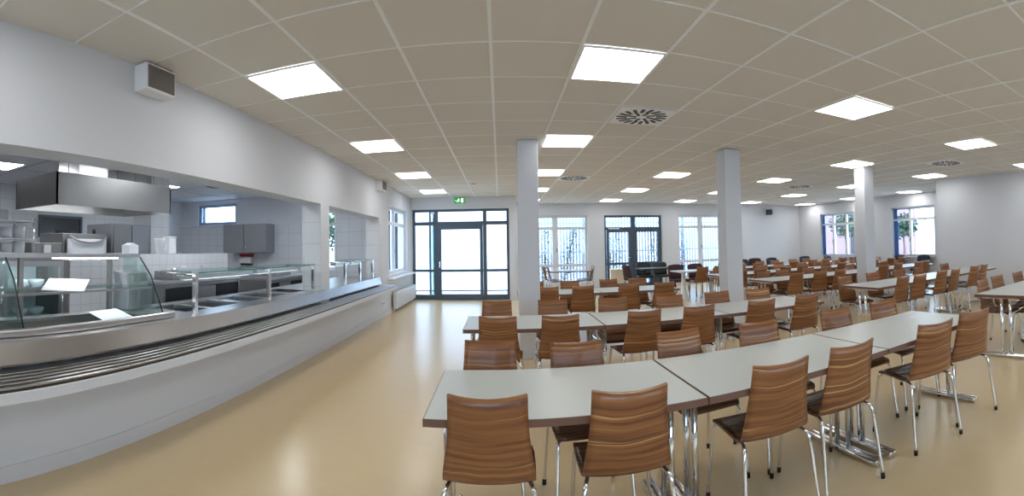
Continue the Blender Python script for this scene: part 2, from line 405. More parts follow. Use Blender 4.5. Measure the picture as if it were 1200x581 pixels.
# window in the left wall
wn = window('window_5', 'y', XL - .16, WLY[0], WLY[1], WLZ[0], WLZ[1], [(10.55, .09)], [(2.02, .08)], M['frame_w'], .07, .07)
MB().box(XL - .21, XL - .165, 10.30, 10.42, WLZ[0] + .07, WLZ[1] - .07).box(XL - .21, XL - .165, 11.05, 11.2, WLZ[0] + .07, WLZ[1] - .07).obj('outer_frame', M['frame_d'], wn, label='dark outer frame bars')
MB().bbox(XL - .16, XL + .13, WLY[0] - .12, YD - .02, WLZ[0] - .10, WLZ[0] - .065, .006).obj('window_sill', M['frame_w'], wn)
MB().tube([(XL - .164, 10.55, 1.45), (XL - .10, 10.55, 1.45), (XL - .095, 10.55, 1.33)], .012).obj('window_handle', M['frame_d'], wn)
# kitchen windows
wn = window('window_6', 'x', YK + .06, EW[0], EW[1], EWZ[0], EWZ[1], [(-7.40, .05)], [], M['kframe'], .075, .06)
MB().bbox(EW[0] - .2, EW[1] + .25, YK - .06, YK + .05, EWZ[0] - .05, EWZ[0] - .01, .005).obj('window_sill', M['ktile'], wn)
window('window_7', 'x', YK + .06, E2[0], E2[1], E2Z[0], E2Z[1], [(-4.03, .06)], [(1.98, .06)], M['frame_w'], .06, .06)
wh = window('window_8', 'y', XK + .012, HW[0] - .06, HW[1] + .06, HZ[0] - .05, HZ[1] + .05, [], [], M['frame'], .06, .04)
MB().box(XK + .004, XK + .010, HW[0], HW[1], HZ[0], HZ[1]).obj('dark_panel', M['dark'], wh, label='dark panel behind the hatch pane')

# ------------------------------------------------------------------ ceiling things
def lamp(x, y, z, label, group='square ceiling light panels', m='lamp'):
    r = thing('ceiling_light', label, 'ceiling light', (x, y, z), 0, group)
    f = MB(); a, b = .308, .290
    f.box(-a, a, -a, -b, -.012, -.0005).box(-a, a, b, a, -.012, -.0005).box(-a, -b, -b, b, -.012, -.0005).box(b, a, -b, b, -.012, -.0005)
    f.obj('frame', M['bar'], r)
    MB().box(-b, b, -b, b, -.009, -.0005).obj('diffuser', M[m], r)
    return r
l0 = None
rows = {.5: 'nearest row', 4.5: 'second row', 8.5: 'third row', 12.5: 'fourth row', 16.5: 'farthest row', -3.5: 'row overhead'}
for j in (.5, 4.5, 8.5, 12.5, 16.5, -3.5):
    n = 0
    for i in (-2.5, 1.5, 5.5, 9.5, 13.5, 17.5):
        x, y = GX + i * TILE, GY + j * TILE
        if y > 11.9 and x < .6: continue
        if (i, j) == (5.5, 4.5): continue                 # the second pillar stands there
        if y < YJ and x > XR - .35: continue
        if x > XRF - .35 or y > YF - .3: continue
        lb = 'glowing square ceiling light panel, %s from the left in the %s' % (ORD[n], rows[j]); n += 1
        if l0 is None: l0 = lamp(x, y, CEIL - .006, lb)
        else: dup(l0, (x, y, CEIL - .006), 0, lb)

def diffuser(x, y, label):
    r = thing('air_diffuser', label, 'air vent', (x, y, CEIL - .006), 0, 'swirl air outlets in the ceiling')
    MB().bbox(-.298, .298, -.298, .298, -.010, -.0005, .003).obj('plate', M['bar'], r)
    s = MB()
    for ring, n, r0, r1, wd in ((0, 8, .06, .155, .034), (1, 18, .160, .275, .040)):
        for k in range(n):
            a = 2 * PI * k / n + ring * .2
            c, sn = math.cos(a), math.sin(a); tw = .25
            d = (math.cos(a + tw), math.sin(a + tw)); p = (c * r0, sn * r0); q = (p[0] + d[0] * (r1 - r0), p[1] + d[1] * (r1 - r0))
            nx, ny = -d[1] * wd / 2, d[0] * wd / 2
            s.prism([(p[0] + nx, p[1] + ny), (p[0] - nx, p[1] - ny), (q[0] - nx, q[1] - ny), (q[0] + nx, q[1] + ny)], 'z', -.0125, -.0095)
    s.obj('slots', M['dark'], r, label='dark swirl of radial slots')
    MB().lathe([(.03, -.010), (.03, -.015), (.018, -.017)], 0, 0).obj('hub', M['bar'], r)
for i, j, lb in ((2.5, 2.5, 'white swirl air outlet in the ceiling behind the nearest middle light'), (2.5, 9.5, 'white swirl air outlet beyond the first pillar'),
                 (11.5, 2.5, 'white swirl air outlet near the right wall'), (11.5, 9.5, 'white swirl air outlet far back between the second and third pillars')):
    diffuser(GX + i * TILE, GY + j * TILE, lb)
sd = thing('smoke_detector', 'small white round smoke detector on the ceiling in front of the entrance', 'smoke detector', (-.55, 9.6, CEIL - .006))
MB().lathe([(.05, 0), (.05, -.02), (.035, -.04)], 0, 0).obj('housing', M['white'], sd)
sd.children[0].location.z = 0

# exit sign
ex = thing('exit_sign', 'green running man exit sign above the entrance', 'exit sign', (-1.08, YD - .05, 2.64))
MB().bbox(-.14, .14, -.02, .05, 0, .15, .005).obj('sign_box', M['green'], ex)
pg = MB()
yy = -.024
pg.box(.045, .105, yy, yy + .004, .02, .13)                                            # doorway
pg.prism([(-.03, .118), (-.015, .118), (-.012, .132), (-.033, .132)], 'y', yy, yy + .004) # head
pg.prism([(-.04, .112), (-.01, .112), (-.02, .068), (-.045, .068)], 'y', yy, yy + .004)  # body
pg.prism([(-.045, .07), (-.03, .07), (-.055, .025), (-.075, .025)], 'y', yy, yy + .004)  # leg
pg.prism([(-.032, .072), (-.018, .07), (.005, .045), (0, .025), (-.012, .025), (-.01, .042)], 'y', yy, yy + .004)
pg.prism([(-.012, .11), (.022, .09), (.018, .082), (-.014, .097)], 'y', yy, yy + .004)
pg.prism([(-.115, .068), (-.085, .09), (-.085, .046)], 'y', yy, yy + .004)
pg.obj('pictogram', M['signw'], ex, label='white running figure and arrow')

def speaker(y, z, label):
    r = thing('wall_speaker', label, 'loudspeaker', (XL, y, z), 0, 'box loudspeakers under the ceiling')
    MB().bbox(.001, .13, -.16, .16, -.20, 0, .006).obj('cabinet', M['white'], r)
    MB().bbox(.130, .140, -.142, .142, -.182, -.018, .003).obj('grille', M['grille'], r)
speaker(2.42, CEIL - .012, 'white box loudspeaker with grey grille above the near serving opening')
speaker(8.75, CEIL - .012, 'white box loudspeaker above the far end of the second opening')
sp = thing('wall_speaker', 'small black loudspeaker high on the far wall right of the second pillar', 'loudspeaker', (9.85, YF, 2.55))
MB().bbox(-.11, .11, -.16, -.04, -.1, .1, .008).obj('cabinet', M['black'], sp)
MB().box(-.03, .03, -.04, -.001, -.04, .04).obj('bracket', M['steel_d'], sp)

# ------------------------------------------------------------------ tables
W_T, D_T, Z_T = 1.234, .75, .728
def make_table(label, group):
    r = thing('dining_table', label, 'table', (0, 0, 0), 0, group)
    t = MB().bbox(-W_T / 2 + .004, W_T / 2 - .004, -D_T / 2 + .004, D_T / 2 - .004, Z_T - .030, Z_T, .0015).obj('tabletop', M['top'], r)
    a, b = W_T / 2, D_T / 2
    e = MB(); z0, z1 = Z_T - .034, Z_T - .0015
    e.box(-a, a, -b, -b + .004, z0, z1).box(-a, a, b - .004, b, z0, z1).box(-a, -a + .004, -b + .004, b - .004, z0, z1).box(a - .004, a, -b + .004, b - .004, z0, z1)
    e.obj('edge_band', M['edge'], t, label='brown edge band')
    for sx in (-1, 1):
        x = sx * (W_T / 2 - .064)
        lo = MB().tube([(x, -.055, .03), (x, -.055, Z_T - .05)], .019, 10).obj('leg', M['chrome'], r)
        MB().tube([(x, .055, .03), (x, .055, Z_T - .05)], .019, 10).obj('leg', M['chrome'], r)
        ft = MB()
        for q in (-.022, .022):
            ft.tube([(x + q, -.335, .024), (x + q, -.32, .026), (x + q, .32, .026), (x + q, .335, .024)], .018, 8)
        ft.box(x - .03, x + .03, -.08, .08, .018, .036)
        ft.obj('foot', M['chrome'], lo)
        MB().box(x - .03, x + .03, -.30, .30, Z_T - .05, Z_T - .031).obj('top_bracket', M['chrome'], lo)
        for y in (-.31, .31): MB().lathe([(.014, 0.0), (.014, .012)], x, y, 8).obj('glide', M['rubber'], lo)
    return r

# ------------------------------------------------------------------ wooden shell chair (faces +y)
def smooth_path(pts, n=6):
    P = [Vector(p) for p in pts]; out = []
    for i in range(len(P) - 1):
        p0, p1, p2, p3 = P[max(i - 1, 0)], P[i], P[i + 1], P[min(i + 2, len(P) - 1)]
        for k in range(n):
            t = k / n
            out.append(.5 * ((2 * p1) + (-p0 + p2) * t + (2 * p0 - 5 * p1 + 4 * p2 - p3) * t * t + (-p0 + 3 * p1 - 3 * p2 + p3) * t ** 3))
    out.append(P[-1]); return out

def shell(prof, nj=9):
    g = []
    for y, z, hw, cy, cz in prof:      # half width, forward curl and lift of the outer edges
        row = []
        for j in range(nj):
            u = -1 + 2 * j / (nj - 1)
            row.append((u * hw, y + cy * u * u, z + cz * u * u))
        g.append(row)
    return g
CHM = {}
def chair_meshes():
    seat = [(.205, 0.438, .185, 0, 0), (.185, 0.452, .197, 0, 0), (.10, 0.460, .202, 0, .002), (0, 0.457, .202, 0, .005), (-.08, 0.450, .199, .002, .008), (-.135, 0.449, .196, .006, .010), (-.160, 0.458, .194, .010, .010)]
    back = [(-.160, 0.458, .194, .010, .010), (-.174, 0.478, .193, .014, .006), (-.184, 0.512, .190, .018, .002), (-.196, 0.562, .182, .022, 0), (-.209, 0.617, .174, .024, 0), (-.222, 0.672, .167, .026, 0), (-.236, 0.727, .163, .027, 0), (-.250, 0.782, .161, .028, .003), (-.263, 0.834, .160, .028, .012)]
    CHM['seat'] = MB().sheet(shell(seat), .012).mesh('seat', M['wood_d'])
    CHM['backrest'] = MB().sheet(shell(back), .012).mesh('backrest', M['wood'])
    fr = MB()
    for s in (-1, 1):
        fr.tube([(s * .165, .15, .440), (s * .165, -.10, .440)], .0105, 8)
    fr.tube([(-.165, .09, .440), (.165, .09, .440)], .0095, 8).tube([(-.165, -.05, .440), (.165, -.05, .440)], .0095, 8)
    CHM['seat_frame'] = fr.mesh('seat_frame', M['chrome'])
    for s, nm in ((-1, 'L'), (1, 'R')):
        f = smooth_path([(s * .165, .15, .440), (s * .178, .185, .428), (s * .188, .205, .39), (s * .198, .228, .22), (s * .208, .252, .012)], 4)
        CHM['front' + nm] = MB().tube(f, .0105, 8).mesh('leg', M['chrome'])
        b = smooth_path([(s * .165, -.10, .440), (s * .176, -.145, .436), (s * .190, -.178, .404), (s * .202, -.205, .22), (s * .214, -.232, .012)], 4)
        CHM['rear' + nm] = MB().tube(b, .0105, 8).mesh('leg', M['chrome'])
        CHM['fcap' + nm] = MB().tube([(s * .207, .250, .03), (s * .208, .252, 0)], .013, 8).mesh('foot_cap', M['rubber'])
        CHM['rcap' + nm] = MB().tube([(s * .213, -.230, .03), (s * .214, -.232, 0)], .013, 8).mesh('foot_cap', M['rubber'])
chair_meshes()
def make_chair(label, group):
    r = thing('dining_chair', label, 'chair', (0, 0, 0), 0, group)
    for k in ('seat', 'backrest', 'seat_frame'): ob(k, CHM[k], r)
    for a in ('front', 'rear'):
        for s in 'LR':
            l = ob('leg', CHM[a + s], r); ob('foot_cap', CHM[a[0] + 'cap' + s], l)
    return r
chair0 = []
BT = .263                                    # the top of the back lies this far behind the chair's base
def chair(x, y, ang, label, group):          # x, y: middle of the back's top edge; ang in degrees, 0 = facing away from the camera
    a = math.radians(ang)
    loc = (x - BT * math.sin(a), y + BT * math.cos(a), 0)
    if not chair0:
        c = make_chair(label, group); c.location = loc; c.rotation_euler.z = a; chair0.append(c); return c
    return dup(chair0[0], loc, a, label, group)
table0 = []
def table(x, y, label, group, rz=0):
    if not table0:
        t = make_table(label, group); t.location = (x, y, 0); t.rotation_euler.z = rz; table0.append(t); return t
    return dup(table0[0], (x, y, 0), rz, label, group)

def row(key, x0, y0, n, near, far):
    g = 'tables of the ' + key
    for k in range(n):
        table(x0 + (k + .5) * 1.2415, y0 + D_T / 2, 'pale grey dining table of the %s, %s from left' % (key, ORD[k]), g)
    for side, lst, base in (('near', near, 0), ('far', far, 180)):
        for k, c in enumerate(lst):
            x, y = c[0], c[1] + (-.035 if side == 'near' else 0); a = c[2] if len(c) > 2 else random.uniform(-4, 4)
            chair(x, y, base + a, 'wooden chair, %s side of the %s, %s from left' % (side, key, ORD[k]), 'wooden chairs of the ' + key)

row('front table row', -.332, 1.835, 3,
    [(-.06, 1.80, -1), (.52, 1.785, -3), (1.28, 1.785, -4), (1.78, 1.79, -3), (2.53, 1.735, -13), (3.03, 1.71, -16)],
    [(-.07, 2.87, -3), (.46, 2.75, 1), (1.17, 2.84, 4), (1.79, 2.79, -5), (2.56, 2.79, -3), (3.16, 2.78, -7)])
row('second table row', -.332, 3.84, 3,
    [(-.03, 3.82, -4), (.51, 3.81, 0), (1.27, 3.81, 4), (1.81, 3.81, 0), (2.49, 3.77, -1), (3.10, 3.79, 0)],
    [(-.04, 4.96, -3), (.57, 4.93, 2), (1.24, 4.88, -3), (1.89, 4.80, -6), (2.50, 4.79, -2), (3.06, 4.74, -8)])
row('table row behind the first pillar', .27, 6.48, 2,
    [(.68, 6.46, -3), (1.21, 6.47, 0), (1.91, 6.47, -4), (2.48, 6.46, -5)],
    [(.56, 7.5, 3), (1.17, 7.5, 0), (1.85, 7.55, 4), (2.36, 7.5, -3)])
row('right block front row', 4.62, 1.835, 3,
    [(5.32, 1.86, 6), (5.95, 1.78, 2), (6.6, 1.8, 0)],
    [(5.15, 2.79, 3), (5.67, 2.83, -4), (6.24, 2.76, -2), (6.9, 2.8, 0)])
row('right block second row', 4.70, 4.16, 3,
    [(5.25, 4.14, 3), (5.65, 4.12, -2), (6.31, 4.14, 0), (6.72, 4.12, 3), (7.45, 4.14, -3), (7.80, 4.12, 2)],
    [(4.98, 5.16, 2), (5.70, 5.20, -3), (6.35, 5.15, 0), (7.05, 5.2, 3), (7.92, 5.17, 0)])
row('row behind the third pillar', 4.44, 6.38, 4,
    [(4.98, 6.36, 2), (5.55, 6.36, -2), (6.02, 6.30, 4), (6.72, 6.35, 0), (7.35, 6.33, -3), (7.90, 6.36, 2), (8.6, 6.3, 0), (9.0, 6.36, 4)],
    [(4.9, 7.35, 2), (5.4, 7.4, -3), (6.05, 7.36, 0), (6.6, 7.4, 3), (7.3, 7.36, 0), (7.9, 7.38, -2), (8.55, 7.4, 0), (9.1, 7.36, 3)])
row('fourth row back', 4.44, 8.22, 5,
    [(4.9, 8.2), (5.42, 8.22), (6.1, 8.2), (6.62, 8.22), (7.35, 8.2), (7.9, 8.2), (8.6, 8.22), (9.15, 8.2), (9.85, 8.2), (10.35, 8.2)],
    [(4.9, 9.2), (5.42, 9.22), (6.1, 9.2), (6.62, 9.22), (7.35, 9.2), (7.9, 9.2), (8.6, 9.22), (9.15, 9.2), (9.85, 9.2), (10.35, 9.2)])
row('last row before the far wall', 5.7, 10.2, 4,
    [(6.1, 10.18), (6.65, 10.2), (7.35, 10.18), (7.9, 10.2), (8.6, 10.18), (9.15, 10.2), (9.85, 10.2), (10.3, 10.18)],
    [(6.1, 11.2), (6.65, 11.2), (7.35, 11.2), (7.9, 11.2), (8.6, 11.2), (9.15, 11.2)])

# dark upholstered chairs far back
def padded_chair(x, y, ang, label, m='navy', group='dark upholstered chairs at the back of the hall'):
    r = thing('padded_chair', label, 'chair', (x, y, 0), math.radians(ang), group)
    MB().bbox(-.23, .23, -.21, .23, .41, .48, .03).obj('seat', M[m], r)
    g = [(-.20, .47, .215, .02, 0), (-.225, .56, .225, .035, 0), (-.245, .68, .23, .045, 0), (-.27, .80, .225, .05, -.005), (-.285, .86, .20, .05, -.015)]
    MB().sheet(shell(g), .045).obj('backrest', M[m], r)
    for sx, sy in ((-1, 1), (1, 1), (-1, -1), (1, -1)):
        MB().tube([(sx * .19, sy * .17, .42), (sx * .21, sy * .21, 0)], .012, 6).obj('leg', M['black'], r)
    return r
for k, (x, y, a, m, lb) in enumerate([
    (6.75, 12.0, 150, 'navy', 'navy upholstered chair just right of the second pillar at the back'),
    (7.55, 12.2, 190, 'navy', 'navy upholstered chair at the back, second from the second pillar'),
    (8.2, 12.6, 170, 'maroon', 'dark maroon upholstered chair by the far wall, left of the tallest navy back'),
    (8.75, 12.3, 185, 'navy', 'navy upholstered chair by the far wall below the black loudspeaker'),
    (9.95, 12.0, 180, 'navy', 'navy upholstered chair near the far right corner'),
    (10.55, 11.4, 200, 'maroon', 'dark maroon upholstered chair below the left recess window'),
    (10.8, 10.2, 90, 'navy', 'navy upholstered chair at the sill of the left recess window'),
    (10.9, 8.9, 90, 'maroon', 'dark maroon upholstered chair under the right recess window, left one'),
    (10.95, 8.0, 90, 'navy', 'navy upholstered chair under the right recess window, right one')]):
    padded_chair(x, y, a, lb, m)

# small table by the far left window, with four chairs turned sideways
table(1.95, 12.6, 'pale table standing by the far window left of the garden door', 'small window table')
for x, y, a, lb in ((1.30, 12.35, -90, 'wooden chair left of the window table, nearer one'), (1.22, 12.85, -84, 'wooden chair left of the window table, farther one'),
                    (2.66, 12.45, 92, 'wooden chair right of the window table, nearer one'), (2.74, 12.85, 86, 'wooden chair right of the window table, farther one')):
    chair(x, y, a, lb, 'chairs at the window table')

# black folding table with dark chairs in front of the garden door
bt = thing('folding_table', 'black trestle table in front of the garden door', 'table', (4.55, 12.3, 0))
MB().bbox(-.62, .62, -.36, .36, .70, .735, .006).obj('tabletop', M['black'], bt)
for sx in (-1, 1):
    MB().tube([(sx * .45, -.28, 0), (sx * .45, -.02, .70)], .022, 8).tube([(sx * .45, .28, 0), (sx * .45, .02, .70)], .022, 8).tube([(sx * .45, -.17, .30), (sx * .45, .17, .30)], .014, 8).obj('trestle', M['black'], bt)
padded_chair(3.75, 12.2, -80, 'dark maroon upholstered chair left of the black trestle table', 'maroon', 'dark chairs around the black table')
padded_chair(4.35, 12.95, 172, 'black upholstered chair behind the black trestle table, left one', 'black', 'dark chairs around the black table')
padded_chair(4.95, 12.95, 186, 'black upholstered chair behind the black trestle table, right one', 'black', 'dark chairs around the black table')

# white pedestal table with chairs
pt = thing('pedestal_table', 'white table on a flared white pedestal beside the second pillar', 'table', (4.92, 10.4, 0))
MB().bbox(-.62, .62, -.36, .36, .705, .735, .006).obj('tabletop', M['top'], pt)
for sx in (-1, 1):
    MB().lathe([(.16, 0), (.155, .02), (.085, .12), (.055, .35), (.05, .66), (.075, .705)], sx * .40, 0).obj('pedestal', M['white'], pt)
chair(4.86, 9.93, 3, 'wooden chair on the near side of the white pedestal table, left one', 'chairs at the pedestal table')
chair(5.36, 9.95, -5, 'wooden chair on the near side of the white pedestal table, right one', 'chairs at the pedestal table')
padded_chair(4.66, 11.0, 178, 'dark maroon upholstered chair on the far side of the white pedestal table, left one', 'maroon', 'dark chairs at the pedestal table')
padded_chair(5.28, 11.05, 184, 'dark maroon upholstered chair on the far side of the white pedestal table, right one', 'maroon', 'dark chairs at the pedestal table')

# ------------------------------------------------------------------ serving counter
Y0, Y1 = -.28, 8.77
cz = .845
sc = thing('serving_counter', 'long stainless steel serving counter in the wall openings', 'counter', (0, 0, 0))
MB().prism([(XL + .055, LW + .05), (XL + .055, LW + .062), (XL + .015, cz), (XL - .02, cz), (XL - .02, cz - .02), (XL + .003, cz - .02), (XL + .042, LW + .05)], 'y', Y0, O1[1]).prism([(XL + .055, LW + .05), (XL + .055, LW + .062), (XL + .015, cz), (XL + .003, cz - .0), (XL + .042, LW + .05)], 'y', O1[1], O2[0]).prism([(XL + .055, LW + .05), (XL + .055, LW + .062), (XL + .015, cz), (XL - .02, cz), (XL - .02, cz - .02), (XL + .003, cz - .02), (XL + .042, LW + .05)], 'y', O2[0], Y1).obj('front_panel', M['steel_p'], sc, label='sloping stainless front panel')
MB().prism([(XL + .0255, cz - .040), (XL + .0275, cz - .040), (XL + .0295, cz - .047), (XL + .0272, cz - .047)], 'y', Y0, Y1).obj('seam', M['dark'], sc, label='dark seam along the front panel')
# worktop with a sunken cold well and sunken hot wells
wk = MB(); zA, zB = cz - .022, cz
xf, xb = XL - .021, XL - .86
cells = [(1.05, 2.72, XL - .72, XL - .16)]
hot = [(3.02 + k * .56, 3.50 + k * .56, XL - .70, XL - .24) for k in range(5)]
ys = Y0
for a, b, xx0, xx1 in cells + hot:
    wk.box(xb, xf, ys, a, zA, zB); wk.box(xx1, xf, a, b, zA, zB); wk.box(xb, xx0, a, b, zA, zB); ys = b
wk.box(xb, xf, ys, 5.74, zA, zB)
wk.box(xb, XL - WT - .005, 5.74, 6.08, zA, zB); wk.box(xb, xf, 6.08, 8.77, zA, zB)
wk.obj('worktop', M['steel'], sc)
for k, (a, b, xx0, xx1) in enumerate(cells + hot):
    d = .14 if k == 0 else .10
    wb = MB(); wb.box(xx0, xx1, a, b, zA - d, zA - d + .008); wb.box(xx0 - .006, xx0, a, b, zA - d, zA); wb.box(xx1, xx1 + .006, a, b, zA - d, zA); wb.box(xx0, xx1, a - .006, a, zA - d, zA); wb.box(xx0, xx1, b, b + .006, zA - d, zA)
    wb.obj('cold_well' if k == 0 else 'hot_well', M['steel_m'], sc)
MB().box(xb, xb + .02, Y0, Y1, .10, zA).box(xb, XL - WT - .01, Y0, Y0 + .02, .10, zA).box(xb + .02, XL - WT - .01, Y1 - .02, Y1, .10, zA).box(xb + .06, XL - WT - .06, Y0 + .05, Y1 - .05, 0, .10).obj('carcass', M['steel_m'], sc)
for k, (a, b, xx0, xx1) in enumerate(hot):
    if k in (1, 3):
        continue
    fp = thing('food_pan', 'shallow steel food pan set in the hot counter, %s from the near end' % ORD[[0, 2, 4].index(k)], 'food pan', ((xx0 + xx1) / 2, (a + b) / 2, zA - .092), 0, 'steel food pans in the counter')
    wx, wy = (xx1 - xx0) / 2 - .01, (b - a) / 2 - .01
    p = MB().box(-wx, wx, -wy, wy, 0, .006).box(-wx, -wx + .005, -wy, wy, .006, .085).box(wx - .005, wx, -wy, wy, .006, .085).box(-wx, wx, -wy, -wy + .005, .006, .085).box(-wx, wx, wy - .005, wy, .006, .085)
    p.obj('pan', M['steel'], fp)
    MB().bbox(-wx, wx, -wy, .02, .0855, .093, .002).obj('lid', M['steel'], fp)

# ledge of the low wall with the tray slide on it
struct(MB().bbox(XL + .0005, XL + .345, Y0, 8.95, LW - .065, LW, .006).obj('trim_counter_ledge', M['wall']))
tr = thing('tray_slide', 'stainless tray slide of parallel bars on the white ledge', 'tray slide', (0, 0, LW))
MB().box(XL + .058, XL + .338, Y0 + .01, 8.92, .0005, .008).obj('shade_sheet', M['bar_shade'], tr, label='dark sheet painting the shade between the bars')  # dark colour paints the shaded gaps of the tray slide
for k in range(5):
    x = XL + .074 + k * .060
    MB().bbox(x - .013, x + .013, Y0 + .01, 8.92, .0085, .022, .003).obj('slide_bar', M['steel'], tr)

# glass display case on the counter
gc = thing('glass_display_case', 'glass fronted cold display on the near end of the counter', 'display case', (0, 0, 0))
def side_pane(y):
    poly = [(XL - .30, cz + .001), (XL - .36, cz + .001), (XL - .80, cz + .001), (XL - .80, cz + .53), (XL - .60, cz + .53)]
    p = MB().prism([(XL - .26, cz + .001), (XL - .80, cz + .001), (XL - .80, cz + .52), (XL - .58, cz + .52), (XL - .42, cz + .34)], 'y', y - .004, y + .004).obj('side_pane', M['cglass'], gc)
    MB().tube([(XL - .26, y, cz + .006), (XL - .42, y, cz + .34), (XL - .58, y, cz + .52)], .006, 6).obj('edge_trim', M['black'], p, label='dark edge of the pane')
side_pane(1.50); side_pane(2.88)
MB().box(XL - .80, XL - .56, .3, 2.88, cz + .50, cz + .535).obj('top_bar', M['steel'], gc)
MB().box(XL - .78, XL - .58, 2.05, 2.62, cz + .488, cz + .499).obj('lamp_strip', M['klamp'], gc, label='lit strip lamp under the top')
MB().box(XL - .78, XL - .40, .3, 2.87, cz + .235, cz + .243).obj('glass_shelf', M['cglass'], gc)
MB().box(XL - .41, XL - .40, .3, 2.87, cz + .228, cz + .246).box(XL - .80, XL - .78, .3, 2.87, cz + .22, cz + .25).obj('shelf_rail', M['steel'], gc)
for y in (.6, 1.75, 2.70):
    MB().box(XL - .81, XL - .77, y - .02, y + .02, cz + .001, cz + .50).obj('post', M['steel_m'], gc)
MB().bbox(XL - .15, XL - .10, 1.0, 2.86, cz + .001, cz + .05, .01).obj('front_rail', M['steel'], gc)
def sheet_paper(x, y, z, rx, ry, label, w=.21, h=.30):
    o = MB().box(-h / 2, h / 2, -w, w, 0, .002).obj('menu_sheet', M['paper']); o.location = (x, y, z); o.rotation_euler = (0, ry, rx)
    return tag(o, label, 'paper sheet')
sheet_paper(XL - .52, 2.02, cz + .285, -.8, .26, 'white printed sheet leaning on the glass shelf of the display', .17, .28)
sheet_paper(XL - .40, 2.42, cz + .02, .1, .25, 'white sheet lying at the edge of the cold well', .17, .26)

# sneeze guards
def guard(ys, label, group='glass sneeze guards over the counter'):
    r = thing('sneeze_guard', label, 'sneeze guard', (0, 0, cz), 0, group)
    for y in ys:
        p = MB().bbox(XL - .10, XL - .06, y - .02, y + .02, .001, .345, .004).obj('post', M['chrome'], r)
        MB().tube([(XL - .08, y, .345), (XL - .12, y, .352), (XL - .50, y, .352)], .012, 8).obj('bracket', M['chrome'], p)
    for a, b in zip(ys[:-1], ys[1:]):
        gl = MB().box(XL - .52, XL - .05, a + .01, b - .01, .366, .374).obj('glass_top', M['cglass'], r)
        MB().box(XL - .05, XL - .046, a + .01, b - .01, .364, .376).obj('glass_edge', M['cedge'], gl, label='green glass edge')
        h = MB().bbox(XL - .36, XL - .26, a + .05, b - .05, .295, .338, .006).obj('heat_lamp', M['steel'], r)
        MB().box(XL - .34, XL - .28, a + .10, b - .10, .288, .294).obj('tube', M['klamp2'], h, label='lit lamp tube')
    return r
guard([3.10, 4.42, 5.66], 'glass sneeze guard on three chrome posts before the first pillar')
guard([6.95, 7.75, 8.55], 'glass sneeze guard in the second opening beyond the pillar')
tm = thing('cash_terminal', 'grey box terminal behind the display case', 'till', (XL - .62, 3.02, cz + .001), .2)
MB().bbox(-.11, .11, -.16, .16, 0, .20, .012).obj('base', M['steel_d'], tm)
MB().prism([(-.10, .2), (.08, .2), (.05, .34), (-.13, .36)], 'y', -.14, .14).obj('screen_housing', M['steel_d'], tm)
tm.location = (XL - .78, 2.99, cz + .001); tm.rotation_euler.z = 0

# ------------------------------------------------------------------ kitchen furniture
hd = thing('extraction_hood', 'big stainless extraction hood hanging in the kitchen', 'extractor hood', (0, 0, 0))
hx0, hx1, hy0, hy1, hz0, hz1 = -5.56, -4.50, 2.92, 4.94, 1.95, 2.34
c = MB().box(hx0, hx1, hy0, hy0 + .02, hz0, hz1).box(hx0, hx1, hy1 - .02, hy1, hz0, hz1).box(hx0, hx0 + .02, hy0, hy1, hz0, hz1).box(hx1 - .02, hx1, hy0, hy1, hz0, hz1).box(hx0, hx1, hy0, hy1, hz1, hz1 + .01)
c.obj('canopy', M['steel_m'], hd)
MB().box(hx0 + .02, hx1 - .02, hy0 + .02, hy1 - .02, hz0 + .12, hz0 + .14).obj('filter', M['steel'], hd)
MB().box(-5.35, -4.85, 3.50, 4.0, hz1 + .01, KC).obj('duct', M['steel'], hd)
MB().box(-5.3, -4.9, 4.55, 4.85, hz1 + .01, KC).obj('fan_box', M['steel_m'], hd)
for q in (hy0 + .25, hy1 - .25): MB().tube([(-4.62, q, hz1 + .009), (-4.62, q, KC)], .006, 6).obj('hanger_rod', M['steel_d'], hd)
MB().box(-4.95, -4.90, hy0 + .3, hy1 - .3, hz0 + .09, hz0 + .119).obj('hood_lamp', M['klamp'], hd)
for k, (x, y, lb) in enumerate(((-6.3, 3.0, 'light panel in the kitchen ceiling left of the hood'), (-6.3, 6.6, 'light panel in the kitchen ceiling behind the hood'), (-3.6, 4.6, 'light panel in the kitchen ceiling above the counter'), (-3.6, 7.4, 'light panel in the kitchen ceiling behind the pillar'), (-4.2, 1.2, 'light panel in the kitchen ceiling nearest the front'))):
    lamp(x, y, KC, lb, 'kitchen ceiling lights', 'klamp')
kd = thing('air_diffuser', 'round grey air outlet in the kitchen ceiling', 'air vent', (-5.3, 7.3, KC))
MB().lathe([(.28, 0), (.27, -.015), (.20, -.02), (.19, -.008), (.13, -.02), (.12, -.008), (.05, -.022)], 0, 0, 28).obj('rings', M['dark'], kd)

# glass door fridge and rack at the left
fg = thing('glass_door_fridge', 'low steel fridge with two glass doors behind the display', 'fridge', (0, 0, 0))
fx0, fx1, fy0, fy1 = -4.95, -4.30, 1.35, 2.97
b = MB().box(fx0, fx0 + .03, fy0, fy1, .1, 1.27).box(fx0, fx1, fy0, fy0 + .04, .1, 1.27).box(fx0, fx1, fy1 - .07, fy1, .1, 1.27).box(fx0, fx1, fy0, fy1, 1.27, 1.31).box(fx0, fx1, fy0, fy1, .1, .14).box(fx0 + .04, fx1 - .04, fy0 + .04, fy1 - .04, 0, .1)
b.obj('body', M['steel_m'], fg)
MB().box(fx1 - .09, fx1 - .05, fy0 + .1, fy1 - .12, 1.245, 1.262).obj('added_glow_strip', M['klamp'], fg, label='added glowing strip that brightens the fridge inside')  # added glow to brighten the dark fridge interior
MB().box(fx0 + .0305, fx0 + .036, fy0 + .05, fy1 - .08, .15, 1.26).obj('back_liner', M['white'], fg)
